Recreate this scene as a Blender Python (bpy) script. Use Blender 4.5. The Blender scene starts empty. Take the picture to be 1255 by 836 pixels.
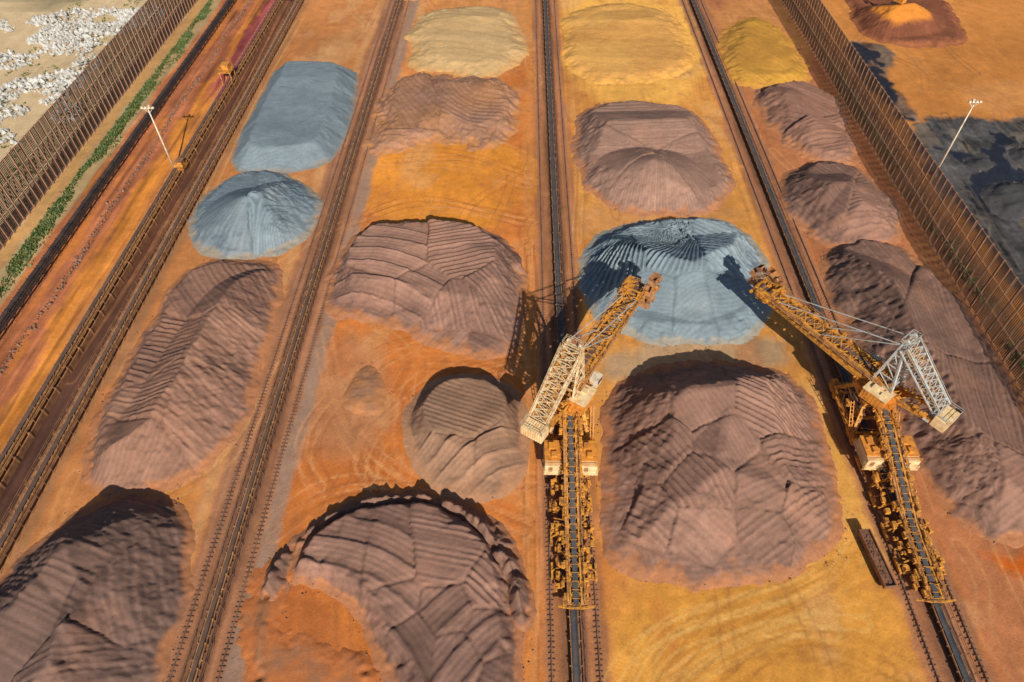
import bpy, math, random
import numpy as np
from mathutils import Vector, Matrix
random.seed(7); rng=np.random.default_rng(7)
S=bpy.context.scene; COL=S.collection
H=120.0; F=820.0; P=math.radians(48.5); YAW=math.radians(0.8)
cp,sp=math.cos(P),math.sin(P)
def G(u,v,z=0.0):
    """view pixel back-projected through the camera -> metres on the level z"""
    dx=(u-627.5)/F; dy=(v-418)/F
    t=(H-z)/(sp+dy*cp); xr=dx*t; yy=(cp-dy*sp)*t
    return (xr*math.cos(YAW)-yy*math.sin(YAW), xr*math.sin(YAW)+yy*math.cos(YAW))
# ---------------- noise
def _h(xi,yi,s):
    n=(xi*374761393+yi*668265263+s*982451653)&0xffffffff
    n=((n^(n>>13))*1274126177)&0xffffffff
    n=n^(n>>16)
    return (n&0xffffff)/float(0xffffff)
def vn(x,y,s=0):
    xi=np.floor(x).astype(np.int64); yi=np.floor(y).astype(np.int64)
    fx=x-xi; fy=y-yi; fx=fx*fx*(3-2*fx); fy=fy*fy*(3-2*fy)
    a=_h(xi,yi,s);b=_h(xi+1,yi,s);c=_h(xi,yi+1,s);d=_h(xi+1,yi+1,s)
    return (a*(1-fx)+b*fx)*(1-fy)+(c*(1-fx)+d*fx)*fy*1.0
def fbm(x,y,s=0,o=4):
    r=0;a=.5;t=0
    for i in range(o):
        r=r+a*vn(x+i*17.3,y-i*9.1,s+i); t+=a; a*=.5; x=x*2.03; y=y*2.03
    return r/t-0.5
def sstep(a,b,x):
    t=np.clip((x-a)/(b-a),0,1); return t*t*(3-2*t)
def chaikin(p,n=2):
    p=np.array(p,float)
    for _ in range(n):
        q=np.roll(p,-1,axis=0)
        p=np.stack([.75*p+.25*q,.25*p+.75*q],1).reshape(-1,2)
    return p
def segdist(x,y,a,b):
    ax,ay=a;bx,by=b; dx=bx-ax;dy=by-ay; L=dx*dx+dy*dy+1e-9
    t=np.clip(((x-ax)*dx+(y-ay)*dy)/L,0,1)
    return np.hypot(x-ax-t*dx,y-ay-t*dy)
def polysd(x,y,p):
    d=np.full(x.shape,1e9); ins=np.zeros(x.shape,bool); n=len(p)
    for i in range(n):
        a=p[i];b=p[(i+1)%n]
        d=np.minimum(d,segdist(x,y,a,b))
        c=((a[1]>y)!=(b[1]>y))
        if a[1]!=b[1]:
            c&=(x<(b[0]-a[0])*(y-a[1])/(b[1]-a[1])+a[0]); ins^=c
    return np.where(ins,d,-d)
# ---------------- materials
def newmat(name):
    m=bpy.data.materials.new(name); m.use_nodes=True
    nt=m.node_tree; b=nt.nodes['Principled BSDF']; return m,nt,b
def mat_earth(name,fine=6.0,bump=.5,bd=.12,var=.45,rough=.95,grain=.3):
    m,nt,b=newmat(name); N=nt.nodes; L=nt.links
    at=N.new('ShaderNodeAttribute'); at.attribute_name='Col'
    ge=N.new('ShaderNodeNewGeometry')
    n1=N.new('ShaderNodeTexNoise'); n1.inputs['Scale'].default_value=.22; n1.inputs['Detail'].default_value=9; n1.inputs['Roughness'].default_value=.65
    n2=N.new('ShaderNodeTexNoise'); n2.inputs['Scale'].default_value=fine*.35; n2.inputs['Detail'].default_value=7; n2.inputs['Roughness'].default_value=.8
    for n in (n1,n2): L.new(ge.outputs['Position'],n.inputs['Vector'])
    ad=N.new('ShaderNodeMath'); ad.operation='ADD'; L.new(n1.outputs['Fac'],ad.inputs[0]); L.new(n2.outputs['Fac'],ad.inputs[1])
    mr=N.new('ShaderNodeMapRange'); mr.inputs['From Min'].default_value=.65; mr.inputs['From Max'].default_value=1.35
    mr.inputs['To Min'].default_value=1-var; mr.inputs['To Max'].default_value=1+var
    L.new(ad.outputs[0],mr.inputs['Value'])
    vo=N.new('ShaderNodeTexVoronoi'); vo.inputs['Scale'].default_value=1.9; L.new(ge.outputs['Position'],vo.inputs['Vector'])
    sx=N.new('ShaderNodeSeparateColor'); L.new(vo.outputs['Color'],sx.inputs[0])
    m3=N.new('ShaderNodeMapRange'); m3.inputs['To Min'].default_value=1-grain*.5; m3.inputs['To Max'].default_value=1+grain*.5
    L.new(sx.outputs[0],m3.inputs['Value'])
    mu=N.new('ShaderNodeMath'); mu.operation='MULTIPLY'; L.new(mr.outputs[0],mu.inputs[0]); L.new(m3.outputs[0],mu.inputs[1])
    vm=N.new('ShaderNodeVectorMath'); vm.operation='SCALE'
    L.new(at.outputs['Color'],vm.inputs[0]); L.new(mu.outputs[0],vm.inputs['Scale'])
    L.new(vm.outputs[0],b.inputs['Base Color']); b.inputs['Roughness'].default_value=rough
    b.inputs['Specular IOR Level'].default_value=.15
    bp=N.new('ShaderNodeBump'); bp.inputs['Strength'].default_value=bump; bp.inputs['Distance'].default_value=bd*3
    L.new(n2.outputs['Fac'],bp.inputs['Height']); L.new(bp.outputs[0],b.inputs['Normal'])
    return m
def mat_paint(name,c1,c2,scale=.8,rough=.6,lo=.42,hi=.62,metal=0):
    m,nt,b=newmat(name); N=nt.nodes; L=nt.links
    ge=N.new('ShaderNodeNewGeometry')
    n=N.new('ShaderNodeTexNoise'); n.inputs['Scale'].default_value=scale; n.inputs['Detail'].default_value=8; n.inputs['Roughness'].default_value=.7
    L.new(ge.outputs['Position'],n.inputs['Vector'])
    r=N.new('ShaderNodeValToRGB'); r.color_ramp.elements[0].position=lo; r.color_ramp.elements[1].position=hi
    r.color_ramp.elements[0].color=(*c1,1); r.color_ramp.elements[1].color=(*c2,1)
    L.new(n.outputs['Fac'],r.inputs[0]); L.new(r.outputs[0],b.inputs['Base Color'])
    b.inputs['Roughness'].default_value=rough; b.inputs['Metallic'].default_value=metal
    return m
M_ground=mat_earth('ground_dirt',fine=7,bump=.42,var=.25,grain=.12)
M_pile=mat_earth('ore_fines',fine=11,bump=.45,var=.22,grain=.13)
M_yel=mat_paint('rusty_yellow_paint',(.68,.30,.04),(.24,.09,.03),1.2,lo=.45,hi=.61)
M_org=mat_paint('orange_paint',(.70,.28,.035),(.40,.15,.04),.9,lo=.45,hi=.62)
M_white=mat_paint('dusty_white_paint',(.70,.62,.48),(.50,.30,.14),1.0,lo=.47,hi=.66)
M_mast=mat_paint('weathered_cream_steel',(.70,.56,.35),(.42,.22,.08),1.3,lo=.45,hi=.60)
M_blue=mat_paint('grey_blue_steel',(.46,.51,.52),(.48,.31,.15),1.2,lo=.46,hi=.62)
M_cream=mat_paint('cream_panel',(.80,.62,.36),(.62,.35,.13),.8,lo=.42,hi=.68)
M_brown=mat_paint('rusted_steel',(.16,.075,.045),(.26,.12,.065),.7)
M_rust2=mat_paint('ochre_rusted_steel',(.38,.18,.08),(.20,.09,.045),.6)
M_ochre=mat_paint('ochre_dusty_steel',(.50,.245,.095),(.26,.12,.05),.6)
M_belt=mat_paint('rubber_belt',(.05,.055,.065),(.10,.085,.08),.5,rough=.75)
M_dbelt=mat_paint('dusty_brown_belt',(.10,.06,.045),(.17,.09,.06),.4,rough=.8)
M_black=mat_paint('black_dusty_steel',(.035,.03,.03),(.10,.06,.045),.4)
M_magenta=mat_paint('purple_ore_load',(.24,.045,.085),(.30,.09,.10),.4)
M_sleep=mat_paint('dusty_sleeper',(.30,.14,.08),(.22,.10,.06),.3)
M_rail=mat_paint('steel_rail',(.28,.18,.13),(.17,.09,.06),.3,rough=.5,metal=.2)
M_fence=mat_paint('rust_stained_screen',(.095,.052,.038),(.16,.085,.055),.15)
M_fpost=mat_paint('dark_rust_post',(.28,.155,.10),(.36,.19,.115),.25)
M_rock=mat_paint('pale_rock',(.60,.58,.54),(.30,.27,.23),.35,lo=.38,hi=.66)
M_rub=mat_paint('ore_lumps',(.28,.14,.085),(.2,.10,.07),.3)
M_grass=mat_paint('weeds',(.07,.12,.025),(.16,.17,.05),.3)
M_glass=mat_paint('dark_glass',(.03,.04,.05),(.05,.06,.07),1,rough=.15)
M_conc=mat_paint('dusty_concrete',(.36,.28,.22),(.25,.16,.1),.3)
# ---------------- mesh builder
class MB:
    def __init__(s): s.v=[]; s.f=[]
    def box(s,c,d,R=None):
        n=len(s.v); hx,hy,hz=d[0]/2,d[1]/2,d[2]/2
        for z in(-hz,hz):
            for x,y in((-hx,-hy),(hx,-hy),(hx,hy),(-hx,hy)):
                p=Vector((x,y,z)); 
                if R is not None: p=R@p
                s.v.append((p.x+c[0],p.y+c[1],p.z+c[2]))
        for q in((0,3,2,1),(4,5,6,7),(0,1,5,4),(1,2,6,5),(2,3,7,6),(3,0,4,7)): s.f.append(tuple(n+i for i in q))
        return s
    def beam(s,a,b,w=.2,h=None):
        a=Vector(a);b=Vector(b);d=b-a;L=d.length
        if L<1e-4:return s
        h=h or w; y=d/L; up=Vector((0,0,1)) if abs(y.z)<.98 else Vector((1,0,0))
        x=y.cross(up).normalized(); z=x.cross(y)
        R=Matrix((x,y,z)).transposed()
        return s.box((a+b)/2,(w,L,h),R)
    def cyl(s,a,b,r,r2=None,n=12):
        a=Vector(a);b=Vector(b);r2=r if r2 is None else r2;y=(b-a).normalized()
        up=Vector((0,0,1)) if abs(y.z)<.98 else Vector((1,0,0)); x=y.cross(up).normalized(); z=x.cross(y); k=len(s.v)
        for i in range(n):
            t=2*math.pi*i/n; o=x*math.cos(t)+z*math.sin(t)
            s.v.append(tuple(a+o*r)); s.v.append(tuple(b+o*r2))
        for i in range(n):
            j=(i+1)%n; s.f.append((k+2*i,k+2*i+1,k+2*j+1,k+2*j))
        s.f.append(tuple(k+2*i for i in range(n))); s.f.append(tuple(k+2*i+1 for i in reversed(range(n))))
        return s
    def truss(s,a,b,w0,h0,w1,h1,n,c=.25,d=.14,cross=True):
        a=Vector(a);b=Vector(b);y=(b-a).normalized()
        x=y.cross(Vector((0,0,1))).normalized(); z=x.cross(y)
        def st(i):
            t=i/n; p=a.lerp(b,t); w=(w0+(w1-w0)*t)/2; h=(h0+(h1-h0)*t)/2
            return [p-x*w-z*h,p+x*w-z*h,p+x*w+z*h,p-x*w+z*h]
        pr=st(0)
        for k in range(4): s.beam(pr[k],pr[(k+1)%4],d)
        for i in range(1,n+1):
            q=st(i)
            for k in range(4):
                s.beam(pr[k],q[k],c)
                s.beam(q[k],q[(k+1)%4],d)
                if i%2 or (cross and k%2==0): s.beam(pr[k],q[(k+1)%4],d)
                if (not i%2) or (cross and k%2==0): s.beam(pr[(k+1)%4],q[k],d)
            pr=q
        return s
    def rail(s,pts,h=1.1,t=.07):
        for a,b in zip(pts[:-1],pts[1:]):
            a=Vector(a);b=Vector(b)
            for k in(.55,1): s.beam(a+Vector((0,0,h*k)),b+Vector((0,0,h*k)),t)
            n=max(1,int((b-a).length/1.8))
            for i in range(n+1):
                p=a.lerp(b,i/n); s.beam(p,p+Vector((0,0,h)),t)
        return s
    def obj(s,name,mat,parent=None,loc=(0,0,0),rz=0,smooth=False):
        me=bpy.data.meshes.new(name); me.from_pydata(s.v,[],s.f); me.materials.append(mat); me.update()
        o=bpy.data.objects.new(name,me); COL.objects.link(o); o.location=loc; o.rotation_euler=(0,0,rz)
        if parent: o.parent=parent
        if smooth:
            for p in me.polygons: p.use_smooth=True
        return o
def empty(name,loc,label,cat,group=None,rz=0):
    o=bpy.data.objects.new(name,None); COL.objects.link(o); o.location=loc; o.rotation_euler=(0,0,rz); o['label']=label; o['category']=cat
    if group:o['group']=group
    return o
def copyto(o,parent,loc,rz=None):
    c=o.copy(); COL.objects.link(c); c.parent=parent; c.location=loc
    if rz is not None: c.rotation_euler=(0,0,rz)
    return c
def gridmesh(name,X,Y,Z,C,mat,keep=None):
    ny,nx=X.shape; v=np.stack([X,Y,Z],-1).reshape(-1,3)
    idx=np.arange(nx*ny).reshape(ny,nx)
    q=np.stack([idx[:-1,:-1],idx[:-1,1:],idx[1:,1:],idx[1:,:-1]],-1).reshape(-1,4)
    c=C.reshape(-1,3)
    if keep is not None:
        k=keep.reshape(-1); q=q[k[q].any(1)]
        used=np.unique(q); mp=-np.ones(len(v),int); mp[used]=np.arange(len(used)); q=mp[q]; v=v[used]; c=c[used]
    me=bpy.data.meshes.new(name); me.vertices.add(len(v)); me.vertices.foreach_set('co',v.astype(np.float32).ravel())
    me.loops.add(q.size); me.loops.foreach_set('vertex_index',q.astype(np.int32).ravel())
    me.polygons.add(len(q)); me.polygons.foreach_set('loop_start',np.arange(0,q.size,4,dtype=np.int32)); 
    me.update(calc_edges=True); me.polygons.foreach_set('use_smooth',np.ones(len(q),bool))
    a=me.color_attributes.new('Col','FLOAT_COLOR','POINT')
    a.data.foreach_set('color',np.concatenate([c,np.ones((len(c),1))],1).astype(np.float32).ravel())
    me.materials.append(mat); me.update(); me.validate()
    o=bpy.data.objects.new(name,me); COL.objects.link(o); return o
# ---------------- line positions (metres)
XA,XW,XB,XC,XD,XE=-125.5,-105.0,-96.0,-53.0,10.2,74.0
XFL,XFR=-141.5,113.0
# ---------------- ground
def axis(lo,hi,st):
    a=np.arange(lo,hi+st/2,st); k=np.array([3,8,18,40,90,200,450,1000,2200])
    return np.concatenate([(lo-k)[::-1],a,hi+k])
gx=axis(-185,190,.42); gy=axis(24,335,.48)
X,Y=np.meshgrid(gx,gy); Xf=X.ravel();Yf=Y.ravel()
wx=Xf+fbm(Xf*.08,Yf*.08,3)*9+fbm(Xf*.4,Yf*.4,5)*3.5; wy=Yf+fbm(Xf*.08,Yf*.08,13)*9+fbm(Xf*.4,Yf*.4,15)*3.5
C=np.tile(np.array([.54,.185,.052]),(len(Xf),1))
def blend(w,c): 
    global C
    C=C*(1-w[:,None])+np.array(c)*w[:,None]
def bandX(a,b,c,soft=1.5,s=1.0,warp=.4,y0=None):
    x=Xf+(wx-Xf)*warp; w=sstep(a-soft,a+soft,x)*(1-sstep(b-soft,b+soft,x))*s
    if y0 is not None: w=w*sstep(y0-12,y0+12,wy)
    blend(w,c)
def reg(px,c,soft=4,s=1.0):
    p=chaikin([G(*q) for q in px],1); d=polysd(wx,wy,p); blend(sstep(-soft,soft,d)*s,c)
bandX(-500,XFL,(.62,.45,.26),1); bandX(XFL,-137,(.52,.29,.11),1); bandX(-137,-130,(.44,.30,.15),1)
bandX(-130,-112,(.42,.14,.06),2); bandX(-114,-108,(.64,.23,.04),1.4,.95,.8); bandX(-108,-104.5,(.62,.24,.06),.6,1,.2)
bandX(-104.6,-98,(.085,.038,.026),.5,1,.15); bandX(-98,-92,(.40,.185,.08),.8)  # first band paints a cast shadow into the channel floor colour
bandX(-112,-105,(.30,.05,.08),1.2,.85,.5,y0=225)
bandX(-92,-60,(.56,.22,.072),2)
bandX(XC+6,4,(.63,.20,.045),2)
bandX(16,68,(.66,.285,.065),2)
bandX(80,XFR,(.46,.17,.07),2)
bandX(XFR,122,(.28,.13,.055),1); bandX(122,900,(.58,.225,.055),1.5)
reg([(745,715),(1010,690),(1060,640),(1160,880),(735,880)],(.66,.29,.052),3)
reg([(980,470),(1010,470),(1110,700),(1060,700)],(.66,.325,.075),2)
reg([(690,-30),(835,-30),(880,130),(695,130)],(.80,.40,.085),4)
reg([(430,180),(650,165),(652,280),(425,270)],(.74,.27,.038),3)
reg([(470,-30),(660,-30),(655,100),(480,100)],(.60,.28,.10),4,.7)
reg([(700,240),(900,255),(915,280),(705,300)],(.60,.27,.10),3,.6)
reg([(740,410),(960,400),(985,455),(800,450),(740,480)],(.43,.29,.17),2.5,.85)
reg([(420,440),(620,450),(640,600),(330,640),(370,520)],(.62,.18,.04),4,.7)
reg([(380,440),(440,400),(480,470),(440,560),(370,560)],(.50,.23,.11),4,.8)
reg([(290,700),(360,690),(430,780),(430,900),(270,900)],(.54,.165,.045),2,.9)
reg([(200,540),(330,480),(300,640),(230,640)],(.58,.26,.11),4,.6)
reg([(390,60),(470,0),(440,80),(340,80)],(.62,.31,.13),4,.7)
reg([(860,0),(1000,0),(1000,80),(900,80)],(.60,.26,.08),4,.7)
reg([(1100,300),(1150,300),(1270,480),(1270,520)],(.50,.20,.08),2,.7)
reg([(180,600),(240,580),(250,620),(200,660)],(.64,.24,.05),2,.6)
blk0=C.copy()
reg([(1095,143),(1255,143),(1420,158),(1420,540),(1255,365),(1170,255)],(.075,.07,.07),2.2)
reg([(1030,45),(1100,60),(1090,100),(1130,150),(1095,150),(1050,90)],(.08,.065,.06),1.8,.85)
blk=np.clip(np.abs(C-blk0).sum(1)/.5,0,1)
C*=(1+blk*np.clip(fbm(Xf*.2,Yf*.14,71,6)*1.8+fbm(Xf*1.0,Yf*.9,73,3)*1.0+fbm(Xf*.9,Yf*.08,74,3)*.9,-.8,1.3))[:,None]
blend(blk*sstep(.10,.20,fbm(Xf*.09,Yf*.06,77,6))*.6,(.24,.19,.15))
blend(blk*sstep(.10,.20,fbm(Xf*.3,Yf*.04,78,5))*.5,(.22,.16,.115))
blend(blk*sstep(.11,.14,fbm(Xf*.07+9,Yf*.06,79,6))*.94,(.015,.02,.035))
reg([(1185,100),(1275,95),(1275,135),(1190,138)],(.64,.27,.08),3)
reg([(0,-10),(60,-30),(110,0),(40,20)],(.10,.11,.06),2,.5)
reg([(1205,680),(1270,685),(1290,715),(1240,705)],(.62,.13,.012),1.5)
n=fbm(Xf*.05,Yf*.05,41,5); C*= (1+n*.55)[:,None]
n=fbm(Xf*.6,Yf*.09,51,3); C*=(1+n*.22)[:,None]
left=1-sstep(-100,-96,Xf)
n=fbm(Xf*.9,Yf*.03,53,4)+.6*fbm(Xf*.25,Yf*.08,54,4); C*=(1+left*(Xf>-131)*n*1.2)[:,None]
blend(left*(Xf>-130)*sstep(.12,.3,fbm(Xf*.5,Yf*.06,55,4))*.6,(.15,.06,.04))
blend(left*(Xf>-130)*(Xf<-104)*sstep(.08,.28,fbm(Xf*.4,Yf*.05,57,4))*.6,(.66,.22,.035))
yd=(Xf>-92)&(Xf<XFR)
blend(yd*sstep(.1,.28,fbm(Xf*.09,Yf*.07,81,5))*.35,(.64,.37,.18)); blend(yd*sstep(.1,.3,fbm(Xf*.11,Yf*.06,83,5))*.4,(.46,.135,.035))
blend(yd*sstep(.12,.28,fbm(Xf*.35,Yf*.25,85,4))*.35,(.35,.13,.05))
for xc,a,b,cc in((XC,-6.5,7.5,(.34,.165,.095)),(XD,-5.4,5.6,(.39,.17,.08)),(XE,-5.6,5.6,(.36,.16,.085))):
    bandX(xc+a,xc+b,cc,.7,.8,.3)
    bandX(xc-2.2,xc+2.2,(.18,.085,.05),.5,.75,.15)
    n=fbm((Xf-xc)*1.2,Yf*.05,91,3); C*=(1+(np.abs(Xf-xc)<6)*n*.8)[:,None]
bandX(XC+4.8,XC+8.2,(.36,.235,.17),.6,.7,.3)
bandX(XC-9.5,XC-7,(.60,.31,.13),.8,.6,.3)
bandX(XD-9,XD-6,(.60,.24,.065),.8,.6,.3)
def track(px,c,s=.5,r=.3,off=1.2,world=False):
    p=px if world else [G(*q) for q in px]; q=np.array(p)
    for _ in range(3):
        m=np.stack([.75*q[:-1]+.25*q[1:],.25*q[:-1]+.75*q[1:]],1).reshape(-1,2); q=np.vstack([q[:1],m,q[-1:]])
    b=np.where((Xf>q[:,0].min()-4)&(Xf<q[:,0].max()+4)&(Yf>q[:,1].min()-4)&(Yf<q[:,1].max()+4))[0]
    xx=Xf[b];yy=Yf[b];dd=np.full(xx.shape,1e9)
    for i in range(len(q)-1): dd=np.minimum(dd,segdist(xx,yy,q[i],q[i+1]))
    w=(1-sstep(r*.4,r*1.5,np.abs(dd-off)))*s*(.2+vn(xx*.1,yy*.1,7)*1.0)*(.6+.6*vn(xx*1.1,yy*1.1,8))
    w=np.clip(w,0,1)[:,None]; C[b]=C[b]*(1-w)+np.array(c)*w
rt=np.random.default_rng(3)
base=[[(790,850),(860,775),(960,735),(1050,690)],[(820,850),(900,790),(990,760),(1060,760)],[(870,850),(940,800),(1020,790),(1110,830)],[(760,850),(800,770),(900,735),(1010,700),(1040,640)]]
for i in range(16):
    px=base[i%4]; k=rt.normal(0,14,2); g=rt.uniform(.92,1.08)
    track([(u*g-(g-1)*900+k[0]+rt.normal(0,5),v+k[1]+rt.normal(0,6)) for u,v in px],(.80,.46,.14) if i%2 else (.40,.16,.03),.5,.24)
base=[[(650,850),(655,700),(650,600),(655,450),(650,300)],[(648,640),(560,610),(480,590),(420,520),(400,420)],[(460,600),(440,560),(480,500),(560,450),(640,440)],[(340,640),(420,590),(520,600),(640,650)],[(400,600),(370,560),(400,500),(470,440),(520,430)],[(420,280),(520,240),(640,270)],[(460,200),(560,190),(650,220)],[(640,590),(560,600),(500,580),(470,540),(480,490)],[(648,500),(600,450),(520,440),(470,450)]]
for i in range(34):
    px=base[i%9]; k=rt.normal(0,7,2)
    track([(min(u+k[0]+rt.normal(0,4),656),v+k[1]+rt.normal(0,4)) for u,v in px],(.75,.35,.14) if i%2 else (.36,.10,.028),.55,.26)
for px in ([(1120,700),(1090,640),(1040,540),(990,440),(950,340),(900,200)],[(700,290),(705,200),(700,100),(690,0)],[(110,640),(210,600),(280,560),(340,440)],[(250,230),(300,120),(360,20)]):
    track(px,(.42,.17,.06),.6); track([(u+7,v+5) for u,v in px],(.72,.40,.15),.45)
for x0,x1,n in((-90,-60,26),(-44,3,40),(17,67,40),(81,111,22),(122,170,26)):
    for i in range(n):
        y=rt.uniform(25,320); xa=rt.uniform(x0,x1); xb=np.clip(xa+rt.normal(0,9),x0,x1); L=rt.uniform(20,60)
        cc=(.72,.38,.15) if rt.random()<.5 else (.32,.115,.04)
        if x0>115: cc=(.20,.15,.11) if rt.random()<.6 else (.04,.035,.035)
        track([(xa,y),(xa+rt.normal(0,3),y+L*.35),(xb+rt.normal(0,3),y+L*.7),(xb,y+L)],cc,.42,.27,1.2,True)
for k in range(7): track([(30+k*9,480-k*3),(130+k*9,330-k*3),(260+k*5,130),(340+k*2,0)] ,(.24,.085,.045) if k%2 else (.58,.25,.10),.5)
Z=(fbm(Xf*.15,Yf*.15,61,4)*.35-.12)+fbm(Xf*.7,Yf*.7,63,2)*.10+blk*fbm(Xf*.12,Yf*.12,65,4)*1.6
Z=np.where((Xf>190)|(Xf<-185)|(Yf>335)|(Yf<24),-.05,Z)
Z=np.where((np.abs(Xf-XC)<6)|(np.abs(Xf-XD)<5.5)|(np.abs(Xf-XE)<5.5),np.clip(Z,-.1,0.0),Z)
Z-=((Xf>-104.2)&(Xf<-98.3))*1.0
C=np.clip(C,.01,.9)
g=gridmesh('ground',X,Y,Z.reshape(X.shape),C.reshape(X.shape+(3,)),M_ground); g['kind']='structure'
# ---------------- piles
PER=[]; AMP={'line':.60,'arc':1.15,'fan':.9}; WL=.92
def smin(a,b,k):
    h=np.clip(.5+.5*(b-a)/k,0,1); return b*(1-h)+a*h-k*h*(1-h)
def pile(px,col,label,slope=.75,flat=3.0,ridges=(),seeds=(),rough=.3,step=.30,col2=None,edge=(.50,.20,.08),skirt=1.2,berms=(),cuts=(),seed=0,warp=1.0,en=1.2,sf=None,tilt=.08,cl=2,fine=.08,chute=.45):
    p=chaikin([G(*q) for q in px],cl); PER.append(p)
    x0,y0=p.min(0)-2; x1,y1=p.max(0)+2
    X,Y=np.meshgrid(np.arange(x0,x1,step),np.arange(y0,y1,step)); x=X.ravel();y=Y.ravel()
    d0=polysd(x,y,p)+fbm(x*.07,y*.07,seed+1)*en*4
    d=d0+fbm(x*.22,y*.22,seed+11)*en*1.5+fbm(x*.9,y*.9,seed+2)*en*.9
    cy0=(y0+y1)/2; hy=(y1-y0)/2
    if sf is None: sl_=slope
    else:
        t=sstep(-.45,.35,(y-cy0)/hy); sl_=sf*(1-t)+slope*t
    prof=np.where(d<skirt,d*.3,skirt*.3+(d-skirt)*sl_)
    cap=np.full(x.shape,float(flat))+fbm(x*.05,y*.05,seed+3)*flat*.25
    for pts,z,sl in ridges:
        q=[G(a,b,z) for a,b in pts]
        if len(q)==1:q=q*2
        dd=np.full(x.shape,1e9)
        for i in range(len(q)-1): dd=np.minimum(dd,segdist(x,y,q[i],q[i+1]))
        dd=dd+fbm(x*.12,y*.12,seed+4)*1.6
        cap=np.maximum(cap,z-np.maximum(dd-.4,0)*sl)
    w0=np.clip(cap/1.5,0,1)
    tone=np.zeros(x.shape); rip=np.zeros(x.shape); rs=np.random.default_rng(seed+5)
    if seeds:
        sx=x+fbm(x*.1,y*.1,seed+6)*2.0; sy=y+fbm(x*.1,y*.1,seed+7)*2.0
        cs=[G(s[0],s[1],min(flat,6)) for s in seeds]
        D=np.array([np.hypot(sx-c[0],sy-c[1]) for c in cs])
        k=D.argmin(0); Ds=np.sort(D,0); edged=(Ds[1]-Ds[0]) if len(seeds)>1 else np.full(x.shape,9.)
        for i,s in enumerate(seeds):
            m=k==i; typ,ang,wl,amp,dz=s[2:7]; amp=amp*AMP[typ]
            if typ!='fan': wl=wl*WL
            if typ=='line':
                a=math.radians(ang); ph=(x*math.cos(a)+y*math.sin(a))/wl
            elif typ=='arc':
                cx,cy=G(ang[0],ang[1],4); ph=np.hypot(x-cx,y-cy)/wl
            elif typ=='fan':
                cx,cy=G(ang[0],ang[1],8); ph=np.arctan2(y-cy,x-cx)*wl*1.2
            ph0=ph+fbm(x*.03,y*.03,seed+8+i)*4.0*warp*(.3 if typ=='arc' else 1)
            ph=ph0+fbm(x*.6,y*.6,seed+9,3)*(.10 if typ=='arc' else .28)
            kk=.86 if typ=='arc' else .72
            fr=ph-np.floor(ph); r=np.where(fr<kk,fr/kk,(1-fr)/(1-kk))-.5
            jit=_h(np.floor(ph).astype(np.int64),np.full(x.shape,i if typ!='arc' else 77,dtype=np.int64),seed)
            am=amp*((.35+.9*sstep(.2,.7,vn(x*.07,y*.07,seed+30+i))) if typ!='arc' else 1)*(.65+.7*jit)
            tx,ty=rs.normal(0,tilt,2)
            if len(s)>7: tx,ty=s[7]
            tl=np.clip(tx*(x-cs[i][0])+ty*(y-cs[i][1]),-1.6,1.6)
            f2=np.abs(((ph0*wl/1.05)%1)*2-1)-.5 if typ!='fan' else 0
            rip+=m*(r*am+dz*.8+tl+f2*fine); tone+=m*(((i*0.37)%1-.5)*.18+r*min(amp,.5)*.65+(jit-.5)*.14+(f2*.16))  # tone paints groove shade into the colour, plus random patch variation
        rip-=np.exp(-(edged/.6)**2)*.28; tone-=np.exp(-(edged/.6)**2)*.14  # seams between patches cut in and darkened in colour as shade
    cap=cap+rip*np.clip(w0,0,1)
    h=smin(prof+rip*np.clip((d-skirt)/4,0,1)*.8,cap,.35)
    w=np.clip(h/1.2,0,1)
    for pts,z,sl in cuts:
        q=[G(a,b,z) for a,b in pts]; dd=np.full(x.shape,1e9)
        if len(q)==1:q=q*2
        for i in range(len(q)-1): dd=np.minimum(dd,segdist(x,y,q[i],q[i+1]))
        dd=dd+fbm(x*.2,y*.2,seed+5)*1.6
        h=np.minimum(h,z+np.maximum(dd-.4,0)*sl)
    h=h+fbm(x*.25,y*.25,seed+20,3)*rough*1.1*w+fbm(x*1.3,y*1.3,seed+21,2)*rough*.7*w+fbm(x*.9,y*.9,seed+22,2)*.12*np.clip(h,0,1)
    if chute: h=h-np.clip(1-np.abs(d-skirt-2)/3.5,0,1)*sstep(.5,.85,vn(x*.45,y*.45,seed+60))*min(slope,1.2)*chute*w
    for pts,z,wd in berms:
        q=[G(a,b,z*.5) for a,b in pts]; dd=np.full(x.shape,1e9)
        for i in range(len(q)-1): dd=np.minimum(dd,segdist(x,y,q[i],q[i+1]))
        dd=dd+fbm(x*.3,y*.3,seed+40)*2.2
        zz=z*(.5+.9*vn(x*.3,y*.3,seed+41))
        h=np.maximum(h,np.where(d>-1.5,zz-dd*zz/wd*.9,-1))
    h=np.where(d<-.3,np.minimum(h,d*.5+.1),h); h=np.clip(h,-.5,None)
    col=np.array(col); col2=np.array(col2 if col2 is not None else col*.82)
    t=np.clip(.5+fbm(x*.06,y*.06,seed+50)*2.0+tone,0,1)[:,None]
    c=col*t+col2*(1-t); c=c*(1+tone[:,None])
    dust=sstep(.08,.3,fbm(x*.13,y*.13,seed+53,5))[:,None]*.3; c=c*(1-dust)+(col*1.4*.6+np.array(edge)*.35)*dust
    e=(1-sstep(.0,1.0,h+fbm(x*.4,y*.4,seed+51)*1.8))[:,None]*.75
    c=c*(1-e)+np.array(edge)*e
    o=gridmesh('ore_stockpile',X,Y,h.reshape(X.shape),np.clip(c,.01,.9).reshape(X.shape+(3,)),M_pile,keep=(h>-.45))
    o['label']=label; o['category']='ore stockpile'; o['group']='ore stockpiles in the yard'
    return o
PUR=(.315,.172,.125); PUR2=(.205,.115,.088); GRY=(.235,.29,.325); GR2=(.165,.21,.245)
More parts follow.
